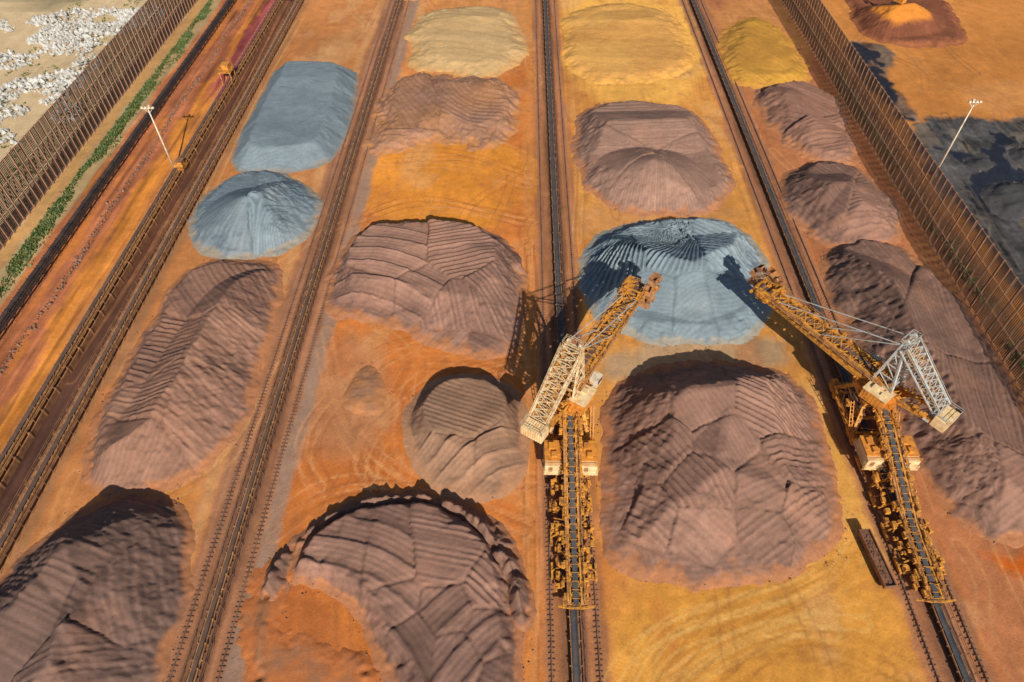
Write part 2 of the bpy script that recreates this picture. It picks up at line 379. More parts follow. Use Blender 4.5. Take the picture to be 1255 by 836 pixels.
pile([(-80,790),(0,712),(50,655),(100,612),(205,602),(240,650),(238,710),(215,790),(185,860),(150,950),(-90,950)],(.245,.142,.108),'dark purple-brown ore heap with shaded steep crest',.80,3,
  [([(20,720),(75,672),(150,668),(215,668)],12.5,.60),([(110,690),(90,760),(60,860)],11,.62)],[(40,740,'line',70,1.6,.35,0),(190,740,'line',20,1.7,.3,0),(120,850,'line',110,1.6,.3,0),(90,700,'line',75,1.5,.35,.2)],.25,.28,col2=(.155,.095,.078),seed=100,tilt=.03)
pile([(90,605),(105,545),(150,450),(195,368),(240,330),(285,315),(352,322),(352,350),(335,405),(312,470),(285,540),(240,592),(170,612)],(.33,.175,.118),'long brown ore windrow with rippled ridges across its flank',.74,2,
  [([(165,545),(225,460),(270,385),(300,345)],10,.60)],[(160,550,'line',150,4,.15,0),(200,500,'line',75,1.6,.4,0),(290,430,'line',62,1.5,.45,0),(200,430,'line',80,1.7,.5,0),(270,360,'line',40,1.6,.45,0),(250,500,'line',55,1.8,.35,0)],.2,.29,col2=(.225,.122,.09),seed=120,tilt=.03,warp=.8)
pile([(230,295),(243,250),(272,224),(310,210),(355,208),(390,235),(388,265),(370,298),(320,317),(258,315)],GRY,'grey-blue ore cone with combed grooves',.7,2,
  [([(300,240),(335,232),(362,240)],9,.5)],[(270,280,'fan',(330,215),12,.3,0),(350,270,'fan',(330,215),24,.6,0)],.08,.36,col2=GR2,edge=(.36,.28,.2),seed=140,tilt=.02)
pile([(280,207),(295,165),(325,108),(340,82),(385,80),(434,84),(440,105),(428,152),(412,195),(380,207),(330,212)],(.235,.29,.325),'flat-topped grey-blue ore heap beside the track',.85,5,
  [],[(350,150,'line',70,7,.05,0)],.06,.4,col2=(.205,.255,.29),edge=(.26,.22,.18),seed=160,en=.6,tilt=.0,cl=1,skirt=.5,chute=.15,fine=.01)
pile([(498,50),(515,18),(555,8),(620,8),(643,28),(643,80),(600,95),(545,92),(500,80)],(.64,.42,.20),'pale tan ore heap with low rounded top',.30,2.2,[([(560,20),(610,20)],3.6,.13)],[(570,50,'line',80,5,.15,0)],.15,.5,col2=(.56,.35,.16),edge=(.60,.32,.12),seed=180,en=2.2,tilt=0,chute=0)
pile([(455,-20),(470,-40),(640,-40),(640,-8),(540,0),(480,2)],(.36,.19,.12),'low brown ore heap at the yard end',.35,1.6,[],[],.3,.6,seed=190,en=2.5)
pile([(444,188),(468,122),(500,97),(560,92),(644,96),(648,165),(600,178),(540,172),(480,190)],(.33,.178,.125),'low uneven brown-mauve ore heap with worn edges',.45,2.4,[([(548,98),(542,140)],4.8,.28),([(600,102),(635,110)],4.4,.25)],
  [(480,140,'line',30,2.2,.4,0),(590,130,'arc',(620,90),2.4,.25,.2),(470,170,'line',80,3,.3,-.4)],.4,.42,col2=(.40,.19,.09),edge=(.54,.23,.08),seed=200,en=2.6,tilt=.04,chute=.2)
pile([(398,388),(405,335),(430,292),(470,275),(560,275),(612,287),(643,318),(645,372),(642,440),(595,440),(540,420),(440,392)],PUR,'brown-purple ore heap with terraced arc cuts and shadowed rim',1.3,5.6,
  [([(470,305),(560,298),(610,315)],6.4,.14)],[(455,350,'arc',(385,480),5.0,.5,-.2),(510,350,'arc',(385,480),5.0,.5,-.2),(480,320,'arc',(385,480),5.0,.5,.1),(570,315,'line',105,1.5,.6,.4),(605,345,'line',40,1.5,.6,.2),(610,380,'line',25,1.6,.6,-.2),(590,412,'line',55,4,.5,-1.3),(557,370,'line',15,1.5,.6,-.1),(550,410,'line',140,4,.4,-1.2)],.12,.27,col2=PUR2,skirt=2.2,seed=220,sf=.42,warp=.2,tilt=.035,chute=.4,
  berms=[([(425,318),(445,296),(500,280),(560,280),(610,295),(636,325)],2.4,2.5)])
pile([(489,525),(505,485),(545,460),(600,460),(640,487),(646,540),(640,590),(600,616),(545,608),(505,572)],(.35,.195,.12),'rounded brown ore heap with flat ribbed top',1.6,4.6,
  [],[(560,505,'line',70,1.2,.3,.2),(615,560,'arc',(700,700),4.0,.5,-.3),(545,555,'arc',(700,700),4.0,.5,-.5),(600,600,'arc',(700,700),4,.5,-1.2)],.1,.25,col2=(.25,.148,.10),skirt=1.8,seed=240,sf=.5,warp=.1,tilt=.02,en=.45,edge=(.50,.25,.13),chute=.2)
pile([(345,715),(356,676),(402,640),(470,614),(545,615),(596,648),(632,696),(644,760),(646,930),(500,930),(486,850),(458,790),(425,745),(385,720)],PUR,'large purple-brown ore heap cut in fans with dark scarp rim',1.7,3.6,
  [([(480,665),(540,665),(590,710)],4.2,.05)],[(420,695,'arc',(300,950),5.2,.32,-.1),(470,695,'arc',(300,950),5.2,.32,0),(475,740,'arc',(300,950),5.2,.32,0),(500,790,'arc',(300,950),5.2,.32,-.2),(545,685,'line',80,1.4,.45,.4),(600,720,'line',50,1.4,.5,.3),(550,745,'arc',(760,1000),4.6,.32,.1),(600,770,'arc',(760,1000),4.6,.32,.0),(560,800,'arc',(760,1000),4.6,.32,-.2),(620,830,'line',60,1.8,.3,-.4)],.1,.26,col2=PUR2,skirt=1.0,seed=260,sf=1.1,warp=.15,tilt=.02,en=.8,chute=.6)
pile([(315,735),(325,680),(385,628),(470,600),(548,604),(602,636),(640,688),(648,765),(632,768),(618,715),(585,668),(540,632),(470,628),(410,652),(362,688),(345,735)],(.25,.14,.10),'thin crumbly dark rim bank curving round the cut heap',1.5,4.4,
  [],[],.9,.27,col2=(.19,.105,.08),seed=265,en=1.1,edge=(.44,.18,.08),skirt=.5,cl=2,chute=1.5)
pile([(270,950),(285,840),(300,760),(318,690),(352,682),(372,700),(350,720),(342,780),(380,790),(440,800),(478,860),(470,950)],(.34,.16,.085),'low rough brown rubble bank curving round bare ground',.5,.25,
  [([(352,712),(395,735),(438,780),(466,845)],2.2,1.0),([(325,740),(316,800),(308,860)],1.2,.6)],[],.4,.32,col2=(.44,.16,.055),seed=270,en=2.4,edge=(.54,.165,.045))
pile([(420,500),(425,465),(450,440),(478,455),(480,490),(460,515)],(.46,.23,.13),'small low scraped mound on orange dirt',.3,.8,[],[(450,480,'line',100,2.2,.3,0)],.35,.4,seed=280,edge=(.54,.22,.08),en=1.2)
pile([(690,40),(700,15),(745,4),(815,8),(840,35),(845,90),(780,102),(700,98)],(.76,.40,.11),'low golden ochre ore heap',.26,1.4,[([(760,25),(800,22)],3.0,.12)],[(770,50,'line',90,5,.1,0)],.15,.5,col2=(.66,.32,.09),edge=(.78,.39,.085),seed=300,en=2.5,tilt=0,chute=0)
pile([(700,170),(710,138),(745,126),(840,127),(872,150),(897,210),(895,242),(862,265),(800,270),(738,252),(704,215)],(.34,.195,.142),'broad conical mauve-brown ore heap with radial gullies',.72,2.5,
  [([(735,148),(838,145)],7.0,.36),([(800,195)],9,.38)],[(790,150,'line',95,2.0,.25,0),(740,200,'fan',(800,165),14,.3,0),(800,235,'fan',(800,150),30,.4,0),(860,210,'fan',(800,165),18,.3,0)],.1,.36,col2=(.28,.165,.125),seed=320,warp=.3,tilt=.01,en=1.4)
pile([(712,325),(722,292),(775,270),(865,264),(915,285),(938,320),(948,378),(928,412),(870,426),(790,423),(735,400),(714,362)],GRY,'grey-blue ore heap with combed ridges and smooth apron',.82,3,
  [([(735,300),(790,308),(850,322),(885,305),(915,302)],9.5,.50)],[(745,320,'fan',(790,262),13,1.3,0),(820,318,'fan',(860,262),15,1.4,.2),(890,320,'line',50,1.8,1.4,.2),(800,385,'line',80,7,.03,-.3),(900,385,'line',110,7,.03,-.3),(850,390,'line',110,7,.03,-.3)],.06,.29,col2=(.185,.235,.27),edge=(.38,.32,.24),seed=340,warp=.6,tilt=.01,fine=.01)
pile([(732,520),(742,488),(775,462),(835,446),(905,443),(965,455),(995,490),(1015,560),(1042,640),(1038,678),(965,712),(860,722),(750,705),(736,640)],PUR,'huge purple-brown ore heap with faceted bulldozed faces',.85,5.2,
  [([(840,480),(905,474),(940,484)],11.5,.26),([(900,478),(880,560),(905,610)],10.5,.34)],
  [(780,505,'line',80,6,.15,-.6,(.02,.05)),(850,510,'line',30,8,.1,.2,(.08,.0)),(935,520,'line',60,1.35,.6,.3,(-.05,.03)),(805,560,'line',35,1.3,.7,.5,(.06,.02)),(850,600,'line',30,1.35,.7,.1,(.08,0)),(885,560,'line',25,6,.2,.5,(0,0)),(970,570,'line',110,1.4,.5,.4,(-.06,0)),(800,625,'line',48,1.5,.7,-.4,(.03,.08)),(860,650,'line',55,3.5,.35,-.5,(-.05,.08)),(935,600,'line',115,3.6,.4,.1,(-.1,.0)),(990,620,'line',125,1.4,.7,.1,(-.05,.05)),(950,650,'line',122,1.4,.7,-.3,(.05,.08)),(755,600,'line',88,5,.25,-1.4,(0,0)),(920,695,'line',100,8,.1,-1.8,(0,0)),(780,690,'line',20,6,.15,-1.8,(0,0)),(850,700,'line',90,6,.15,-1.6,(0,0)),(1012,675,'line',20,6,.15,-1.4,(0,0))],.09,.26,col2=(.24,.135,.10),skirt=1.8,seed=360,sf=.6,warp=.12,tilt=.05,chute=.35,en=1.2)
pile([(878,60),(888,28),(930,20),(968,42),(995,85),(988,103),(930,108),(890,98)],(.62,.32,.05),'mustard yellow ore heap',.38,2.2,[([(915,45),(950,70)],3.6,.2)],[(930,60,'line',40,3,.2,0)],.15,.5,col2=(.54,.26,.05),edge=(.62,.28,.065),seed=380,tilt=0,chute=0,en=2)
pile([(915,118),(930,104),(985,98),(1022,118),(1055,180),(1050,210),(985,198),(938,165)],(.32,.165,.115),'brown-mauve ore heap with ribbed slope',.6,2.2,[([(965,115),(1000,150)],5,.35)],[(960,130,'line',50,1.9,.4,0),(1020,170,'line',110,1.9,.4,0)],.2,.4,seed=400,tilt=.04,en=2.0)
pile([(952,225),(985,198),(1040,198),(1088,232),(1115,292),(1085,312),(1010,304),(970,268)],(.30,.162,.118),'brown-mauve ore heap with shaded end slope',.75,3,[([(990,222),(1040,225),(1075,270)],7.5,.42)],[(1000,250,'line',30,1.7,.4,0),(1070,270,'line',100,1.7,.4,0)],.2,.38,col2=PUR2,seed=420,tilt=.03,en=1.4)
pile([(1002,322),(1018,298),(1055,290),(1108,300),(1172,360),(1215,435),(1268,510),(1320,640),(1270,672),(1190,656),(1130,585),(1080,490),(1030,400)],(.285,.155,.112),'long dark brown ore windrow with furrowed flank',.72,2,
  [([(1055,328),(1090,345),(1135,430),(1180,520),(1215,590)],9,.46)],[(1060,370,'line',15,1.6,.45,0),(1130,400,'line',170,1.4,.4,0),(1110,480,'line',160,1.4,.4,0),(1200,500,'line',165,1.5,.4,0),(1180,600,'fan',(1215,560),18,.4,0),(1250,620,'line',120,1.8,.3,0)],.2,.31,col2=(.195,.112,.085),seed=440,tilt=.02,warp=.8,en=1.4)
o=pile([(1020,-30),(1037,8),(1062,48),(1110,58),(1165,56),(1184,45),(1165,15),(1140,-30)],(.28,.095,.05),'dark red ore heap with bright orange crest beyond the screen fence',.6,1.5,[([(1090,8),(1120,4)],7.5,.42)],[(1100,40,'fan',(1100,-20),20,.25,0)],.2,.5,col2=(.22,.078,.04),seed=460,edge=(.36,.13,.05),tilt=0,en=1.6)
a=o.data.color_attributes['Col']; vv=np.empty(len(o.data.vertices)*3,np.float32); o.data.vertices.foreach_get('co',vv); vv=vv.reshape(-1,3)
cc=np.empty(len(vv)*4,np.float32); a.data.foreach_get('color',cc); cc=cc.reshape(-1,4)
w=sstep(3.6,5.2,vv[:,2]+fbm(vv[:,0]*.2,vv[:,1]*.2,5)*2)[:,None]; cc[:,:3]=cc[:,:3]*(1-w)+np.array([.68,.24,.04])*w; a.data.foreach_set('color',cc.ravel())
for k,px in enumerate(([(1205,238),(1230,222),(1275,228),(1280,262),(1235,268)],[(1180,196),(1205,190),(1222,200),(1200,212)],[(1232,186),(1262,180),(1282,196),(1250,204)])):
    pile(px,(.075,.07,.072),'low charcoal black mound on the stained yard',.5,1.4+.6*(k==0),[],[],.4,.45,col2=(.035,.034,.04),edge=(.08,.075,.075),seed=480+k*9,en=1.6,chute=.3)
# ---------------- rocks
def rocks(name,pts,mat,label,cat):
    V=[];Fc=[]
    base=np.array([(0,0,1),(.9,0,.1),(.2,.9,0),(-.8,.5,.1),(-.6,-.7,0),(.4,-.9,.1),(0,0,-.6)])
    fs=[(0,1,2),(0,2,3),(0,3,4),(0,4,5),(0,5,1),(6,2,1),(6,3,2),(6,4,3),(6,5,4),(6,1,5)]
    for i,(x,y,z,r) in enumerate(pts):
        a=rng.random()*6.28; b=base*(1+(rng.random((7,1))-.5)*.7)*r*(.7+rng.random(3)*.6)
        ca,sa=math.cos(a),math.sin(a); q=np.stack([b[:,0]*ca-b[:,1]*sa+x,b[:,0]*sa+b[:,1]*ca+y,b[:,2]+z],1)
        V.append(q); Fc+= [tuple(k+7*i for k in f) for f in fs]
    me=bpy.data.meshes.new(name); me.from_pydata(np.vstack(V).tolist(),[],Fc); me.materials.append(mat)
    o=bpy.data.objects.new(name,me); COL.objects.link(o); o['kind']='stuff'; o['label']=label; o['category']=cat
    return o
pts=[]
hills=[((40,60),22),((100,35),24),((25,100),18),((75,90),18),((10,140),16),((55,140),12),((150,30),14),((175,18),10),((100,110),10),((15,165),9),((20,40),16)]
for (u,v),r in hills:
    cx,cy=G(u,v)
    for _ in range(int(r*r*4.2)):
        a=rng.random()*6.28; q=r*math.sqrt(rng.random()); x=cx+q*math.cos(a)*1.1; y=cy+q*math.sin(a)*.8
        if x>XFL-7: continue
        g0=vn(np.array([x*.11]),np.array([y*.11]),5)[0]
        if g0<.36: continue
        pts.append((x,y,(g0-.36)*3*rng.random(),.15+rng.random()**4*1.1))
rocks('rock_rubble',pts,M_rock,'heaps of pale broken rock on sandy ground','rock rubble')
pts=[]
for p in PER:
    n=len(p); L=int(np.hypot(*(p-np.roll(p,-1,0)).T).sum()*1.6)
    for _ in range(L):
        i=rng.integers(n); t=rng.random(); q=p[i]*(1-t)+p[(i+1)%n]*t+rng.normal(0,.8,2)
        pts.append((q[0],q[1],-.03,.06+rng.random()**5*.22))
rocks('ore_rubble',pts,M_rub,'loose ore lumps scattered at the heap edges','ore lumps')
# ---------------- weeds
V=[];Fc=[]
def weeds(x0,x1,y0,y1,n,sd,thr=.45):
    for _ in range(n):
        x=x0+rng.random()*(x1-x0); y=y0+rng.random()*(y1-y0)
        if vn(np.array([x*.3]),np.array([y*.08]),sd)[0]<thr: continue
        s=.3+rng.random()*.6
        for k in range(3):
            a=rng.random()*6.28; b=len(V); dx,dy=math.cos(a)*s*.5,math.sin(a)*s*.5; ox,oy=rng.normal(0,.35,2)
            V.extend([(x+ox-dx,y+oy-dy,-.1),(x+ox+dx,y+oy+dy,-.1),(x+ox+dy*.8,y+oy-dx*.8,s*.8)]); Fc.append((b,b+1,b+2))
weeds(-135.8,-132.6,20,400,9000,3,.33); weeds(-134.5,-130.5,20,400,1400,4,.6); weeds(115.5,119,20,400,3500,8,.4)
weeds(-200,-150,150,330,2500,9,.62)
me=bpy.data.meshes.new('grass'); me.from_pydata(V,[],Fc); me.materials.append(M_grass)
o=bpy.data.objects.new('grass',me); COL.objects.link(o); o['kind']='stuff'; o['label']='green weeds growing along the fence line'; o['category']='grass'
# ---------------- conveyors and tracks
Y0,Y1=12.0,400.0
def conveyor(x,label,z=1.2,bw=1.5,mf=M_rust2,mb=M_belt,walk=(1,),load=None,legs=4,mw=None):
    r=empty('belt_conveyor',(x,0,0),label,'conveyor','belt conveyors of the yard')
    m=MB(); w=bw/2; mw=mw or mf
    for y in(Y0,Y1):
        for px,pz in((-w,.22),(-w*.4,0),(w*.4,0),(w,.22)): m.v.append((px,y,z+pz))
    for i in range(3): m.f.append((i,i+1,i+5,i+4))
    m.box((0,(Y0+Y1)/2,z-.55),(bw*.8,Y1-Y0,.05)); m.obj('belt',mb,r)
    m=MB()
    for s in(-1,1): m.beam((s*(w+.18),Y0,z-.1),(s*(w+.18),Y1,z-.1),.18,.3)
    y=Y0
    while y<Y1:
        for s in(-1,1):
            m.beam((s*(w+.2),y,0),(s*(w+.1),y,z),.14)
            m.beam((s*(w+.18),y,z),(s*(w+.25),y,z+.5),.12)
        m.beam((-w-.2,y,.3),(w+.2,y,.3),.12); m.beam((-w,y,z-.25),(w,y,z-.25),.14)
        m.beam((-w-.55,y+1.3,z-.02),(-w,y+1.3,z-.02),.16); m.beam((w+.55,y+1.3,z-.02),(w,y+1.3,z-.02),.16)
        y+=legs
    m.obj('support_frame',mf,r)
    for s in walk:
        m=MB(); m.box((s*(w+.85),(Y0+Y1)/2,z-.35),(.6,Y1-Y0,.06))
        y=Y0
        while y<Y1:
            m.beam((s*(w+1.2),y,0),(s*(w+1.2),y,z+.8),.08); y+=3
        m.beam((s*(w+1.2),Y0,z+.8),(s*(w+1.2),Y1,z+.8),.07); m.beam((s*(w+1.2),Y0,z+.3),(s*(w+1.2),Y1,z+.3),.05)
        m.obj('walkway',mw,r)
    if load:
        a,b,ml=load; m=MB(); yy=a
        while yy<b:
            m.cyl((0,yy,z+.05),(0,yy+1.02,z+.05),w*.62*(.9+.2*random.random()),w*.62,8); yy+=1
        m.obj('ore_load',ml,r)
    return r
conveyor(XD,'long dark rubber belt conveyor running between stacker rails',1.2,1.1,mf=M_rust2,mw=M_brown)
conveyor(XE,'long black belt conveyor on rusty frames between rails',1.2,1.1,mb=M_belt,mf=M_rust2,mw=M_brown)
conveyor(XC,'long ochre-framed belt conveyor beside grey-blue heaps',1.1,.8,mf=M_ochre,mb=M_dbelt,walk=(1,-1),mw=M_brown)
conveyor(XA,'black overland belt conveyor beside the weed strip',1.8,1.3,mf=M_black,mb=M_black,walk=(1,),load=(Y0,Y1,M_black))
conveyor(XB,'rusty belt conveyor with lattice frame beside channel',1.5,1.0,mf=M_ochre,mb=M_dbelt,walk=(1,-1),legs=2.5,mw=M_rust2)
conveyor(XW-.6,'orange-framed belt conveyor with purple ore beside channel wall',1.4,1.0,mf=M_ochre,mb=M_dbelt,walk=(1,),load=(215,400,M_magenta),legs=3,mw=M_ochre)
def tracks(x,label,gz=4.0):
    r=empty('rail_track',(x,0,0),label,'rail track','machine rail tracks')
    for s in(-1,1):
        m=MB(); m.box((s*gz,(Y0+Y1)/2,.25),(.12,Y1-Y0,.16)); m.box((s*gz,(Y0+Y1)/2,.15),(.26,Y1-Y0,.05)); m.obj('rail',M_rail,r)
        m=MB(); y=Y0
        while y<Y1:
            m.box((s*gz+random.uniform(-.08,.08),y,.01),(1.2+random.uniform(-.25,.1),.24,.12)); y+=.9+random.uniform(-.05,.05)
        o=m.obj('sleeper',M_sleep,r); o['kind']='stuff'
    return r
tracks(XD,'rusty twin rails on sleepers beside the dark belt'); tracks(XE,'rusty twin rails on sleepers beside the black belt'); tracks(XC,'rusty twin rails on sleepers beside ochre conveyor')
for xx,hh,lab,mm in((-103.6,.5,'low dark retaining wall along the shade-painted channel',M_rust2),(-98.2,.5,'low rusty kerb wall along the shade-painted channel',M_rust2)):
    m=MB(); y=Y0
    while y<Y1:
        m.box((xx,y+3,hh/2-.6),(.3,5.9,hh+1.2)); m.box((xx,y,hh/2-.5),(.5,.4,hh+1.5)); y+=6
    o=m.obj('retaining_wall',mm); o['label']=lab; o['category']='wall'
m=[]
for i in range(2600):
    y=20+rng.random()*330; m.append((-118.6+math.sin(y*.11)*.5+rng.normal(0,.55),y,-.05,.1+rng.random()**3*.5))
rocks('dirt_berm',m,M_brown,'crumbly dark dirt berm along the service road','dirt berm')
# ---------------- wind screen fences
def fence(x,out,label):
    r=empty('windbreak_fence',(x,0,0),label,'fence','tall windbreak fences'); Hh=16.0
    m=MB(); y=18.0
    while y<402:
        for i,(a,b) in enumerate(((.5,5.2),(5.5,10.6),(10.9,15.8))):
            k=len(m.v); o=.04*out
            m.v+=[(o,y,a),(-o,y+.30,a),(-o,y+.30,b),(o,y,b)]; m.f.append((k,k+1,k+2,k+3))
        y+=.55
    m.obj('screen',M_fence,r)
    m=MB()
    for z in(.3,5.35,10.75,15.9): m.beam((.16*-out,18,z),(.16*-out,402,z),.13)
    m.obj('rail',M_fpost,r)
    m=MB(); m.beam((-.3*out,0,0),(-.3*out,0,Hh+.2),.27,.27); m.beam((-.1*out,0,11.5),(3.6*out,0,0),.16); m.beam((0,0,5.5),(1.8*out,0,5.5),.1); m.box((3.6*out,0,.0),(.6,.6,.3)); m.box((-.3*out,0,.0),(.6,.6,.3)); m.beam((.2*out,0,0),(.2*out,0,Hh),.12)
    p=m.obj('post',M_fpost,r); p.location=(0,20,0)
    for i in range(1,99): copyto(p,r,(0,20+i*2.9,0))
    m=MB()
    for i in range(99,131):
        y=20+i*2.9; m.beam((-.3*out,y,0),(-.3*out,y,Hh+.2),.25,.25); m.beam((-.1*out,y,11.5),(3.6*out,y,0),.13)
    o=m.obj('post_row',M_fpost,r); o['kind']='stuff'
fence(XFL,-1,'tall brown slatted windbreak fence beside sandy rock ground'); fence(XFR,1,'tall brown slatted windbreak fence beside black stained ground')
# ---------------- lamp masts
def lamp(x,y,h,label):
    r=empty('floodlight_mast',(x,y,0),label,'lamp post','floodlight masts')
    MB().cyl((0,0,0),(0,0,h),.34,.16,12).obj('pole',M_white,r,smooth=True)
    MB().cyl((0,0,-.1),(0,0,.6),.9,.8,10).obj('footing',M_conc,r)
    m=MB(); m.beam((-1.6,0,h),(1.6,0,h),.18); m.beam((0,-1,h-.1),(0,1,h-.1),.16); m.beam((-1.3,0,h-.1),(0,0,h-1.4),.1); m.beam((1.3,0,h-.1),(0,0,h-1.4),.1); m.obj('crossarm',M_white,r)
    m=MB(); m.box((0,0,0),(.7,.55,.35)); m.box((0,0,.25),(.5,.3,.2)); q=m.obj('lamp_head',M_white,r,loc=(-1.5,0,h+.2))
    for xx,yy in((-.5,.0),(.5,0),(1.5,0),(0,1)): copyto(q,r,(xx,yy,h+.2))
lamp(*G(215,210),21,'tall white floodlight mast beside rusty conveyors'); lamp(*G(1145,215),24,'tall white floodlight mast on black stained ground')
# ---------------- reclaimers
def clutter(m,path,halfw,n,seed,smax=.9):
    r=random.Random(seed)
    for _ in range(n):
        i=r.randrange(len(path)-1); f=r.random(); p=Vector(path[i]).lerp(Vector(path[i+1]),f)
        s=r.choice((-1,1)); q=p+Vector((s*halfw*(.7+.5*r.random()),0,r.uniform(-.3,.6)))
        k=r.random()
        if k<.45: m.box(q,(r.uniform(.25,smax),r.uniform(.3,smax*1.3),r.uniform(.25,smax)))
        elif k<.7: m.cyl(q,q+Vector((0,r.uniform(.5,1.6),0)),r.uniform(.12,.35),n=8)
        else: m.beam(q,q+Vector((-s*r.uniform(.2,halfw),r.uniform(-1.8,1.8),r.uniform(-1.2,.8))),.13)
def machine(x,y,slew,label,boomz=15.0,L=32.0,mmat=M_mast,bw=4.0,Cb=-14.0,sd=1,hx=-1.4):
    r=empty('bucket_wheel_reclaimer',(x,y,0),label,'bucket wheel reclaimer','ore handling machines'); a=math.radians(slew)
    m=MB()
    for s in(-1,1):
        m.box((s*4,0,2.5),(1.0,15,1.3))
        for t in(-1,1):
            m.beam((s*4,t*6,2.8),(s*2.6,t*2.6,8.4),.8,.8); m.beam((s*4,t*1.5,2.8),(s*3.2,t*4.5,6.5),.25)
        m.beam((s*3.2,-4.6,6.4),(s*3.2,4.6,6.4),.4)
    for t in(-1,1): m.beam((-3.4,t*4.3,6.0),(3.4,t*4.3,6.0),.5); m.beam((-4,t*6.4,3.6),(4,t*6.4,3.6),.45)
    m.box((0,0,8.7),(6.6,6.6,.7)); clutter(m,[(0,-7,4),(0,0,6),(0,7,4)],4,34,sd); m.obj('gantry',M_yel,r)
    m=MB()
    for s in(-1,1):
        m.rail([(s*4.9,-7.5,3.2),(s*4.9,7.5,3.2)]); m.box((s*4.7,0,3.2),(.7,15,.08))
        for k in range(9): m.beam((s*4.5,-6+k*.5,3.2+k*.6),(s*5.0,-6+k*.5,3.2+k*.6),.12)
        m.beam((s*4.5,-6,3.2),(s*4.5,-1.7,8.3),.14); m.beam((s*5.1,-6,3.2),(s*5.1,-1.7,8.3),.14)
    m.rail([(-3.6,-3.6,9.05),(3.6,-3.6,9.05),(3.6,3.6,9.05),(-3.6,3.6,9.05),(-3.6,-3.6,9.05)]); m.obj('walkway',M_org,r)
    b=MB(); b.beam((0,-2.1,1.55),(0,2.1,1.55),.7,.6); b.beam((0,-1.7,1.1),(0,-.4,1.1),.5,.7); b.beam((0,.4,1.1),(0,1.7,1.1),.5,.7); b.box((.7,0,1.4),(.8,.8,.7))
    wh=MB().cyl((-.2,0,0),(.2,0,0),.42,n=14)
    first=None
    for s in(-1,1):
        for t in(-1,1):
            if first is None:
                bo=b.obj('bogie',M_yel,r,loc=(s*4,t*6,.0)); first=bo; w0=wh.obj('wheel',M_black,bo,loc=(0,-1.6,.75)); 
            else: bo=copyto(first,r,(s*4,t*6,.0)); copyto(w0,bo,(0,-1.6,.75))
            for k in(-.55,.55,1.6): copyto(w0,bo,(0,k,.75))
    MB().cyl((0,0,9.05),(0,0,10.2),2.9,n=28).obj('slew_ring',M_brown,r)
    m=MB(); m.box((0,-.5,10.6),(6.4,8.5,.8)); m.box((-2.6,-.5,11.4),(.6,8.5,1.4)); m.box((2.6,-.5,11.4),(.6,8.5,1.4)); m.rail([(-3.2,-4.6,11),(3.2,-4.6,11)]); m.rail([(-3.3,-4.6,11.),(-3.3,3.6,11.)]); m.rail([(3.3,-4.6,11.),(3.3,3.6,11.)]); clutter(m,[(0,-4.5,11.6),(0,3.5,11.6)],2.8,36,sd+1,1.3); m.obj('turntable',M_org,r,rz=a)
    tz=boomz
    m=MB(); m.truss((0,-2,12.6),(0,L-3,tz),bw,2.8,bw*.75,1.8,13,.42,.2); 
    for k in range(0,17):
        f=k/16; yy=-2+(L-1)*f; zz=12.6+(tz-12.6)*f+1.35-.5*f; m.beam((-bw/2-.9,yy,zz-.2),(bw/2+.9,yy,zz-.2),.16)
    for s in(-1,1): m.beam((s*bw/2,-2,12.4),(s*bw*.4,L,tz-.2),.4,1.3)
    for k in range(24):
        f=k/23; p=Vector((0,-2,14.15)).lerp(Vector((0,L,tz+1.0)),f); m.beam(p+Vector((-.95,0,.02)),p+Vector((.95,0,.02)),.13)
    clutter(m,[(0,0,14),(0,L-2,tz+.7)],bw/2,110,sd+2,.95)
    bo=m.obj('boom',M_yel,r,rz=a)
    m=MB()
    for s in(-1,1):
        A=Vector((s*(bw/2+.5),-1,13.9)); B=Vector((s*(bw/2+.2),L-2,tz+.85)); m.beam(A,B,.7,.06); off=Vector((s*.4,0,0)); m.rail([A+off,A.lerp(B,.33)+off,A.lerp(B,.66)+off,B+off],1.1,.08)
    m.obj('walkway',M_ochre,bo)
    m=MB(); m.beam((0,-3,14.1),(0,L+.5,tz+.95),1.1,.12); m.cyl((-.7,L+.5,tz+.8),(.7,L+.5,tz+.8),.45,n=14); m.obj('belt',M_dbelt,bo)
    m=MB(); m.box((0,L-1.2,tz),(5.0,2.6,1.6)); m.box((-2.4,L-.8,tz+1.1),(1.6,2.0,1.3)); m.box((1.9,L-2.4,tz+1.1),(1.4,1.6,1.1)); m.beam((-3.4,L+1.2,tz+.6),(3.8,L+1.2,tz+.6),.55); m.beam((-2.0,L-3,tz+2.2),(-2.0,L+1.5,tz+.8),.3); m.beam((2.0,L-3,tz+2.2),(2.0,L+1.5,tz+.8),.3); m.beam((-2.2,L-3,tz+2.2),(2.2,L-3,tz+2.2),.3); m.rail([(-2.8,L-3,tz+.9),(-2.8,L+1,tz+.9),(2.8,L+1.4,tz+.9)]); m.beam((1,L+2.0,tz-.4),(3.4,L+2,tz-.4),1.0); clutter(m,[(0,L-4,tz+.8),(0,L+1,tz+.8)],2.4,38,sd+3,1.2); m.obj('boom_head',M_yel,r,rz=a)
    wc=Vector((2.6,L+1.4,tz-.3)); R=3.1; m=MB(); nseg=24
    for i in range(nseg):
        t0=2*math.pi*i/nseg;t1=2*math.pi*(i+1)/nseg
        for rr,ww in((R,.6),(R*.62,.35)): m.beam((0,math.cos(t0)*rr,math.sin(t0)*rr),(0,math.cos(t1)*rr,math.sin(t1)*rr),1.0*ww*2,.3)
    for i in range(8):
        t=2*math.pi*i/8; m.beam((0,0,0),(0,math.cos(t)*R,math.sin(t)*R),.35,.25)
    m.cyl((-.9,0,0),(.9,0,0),.7,n=16)
    bwh=m.obj('bucket_wheel',M_ochre,r,rz=a); bwh.location=Matrix.Rotation(a,3,'Z')@wc
    m=MB(); 
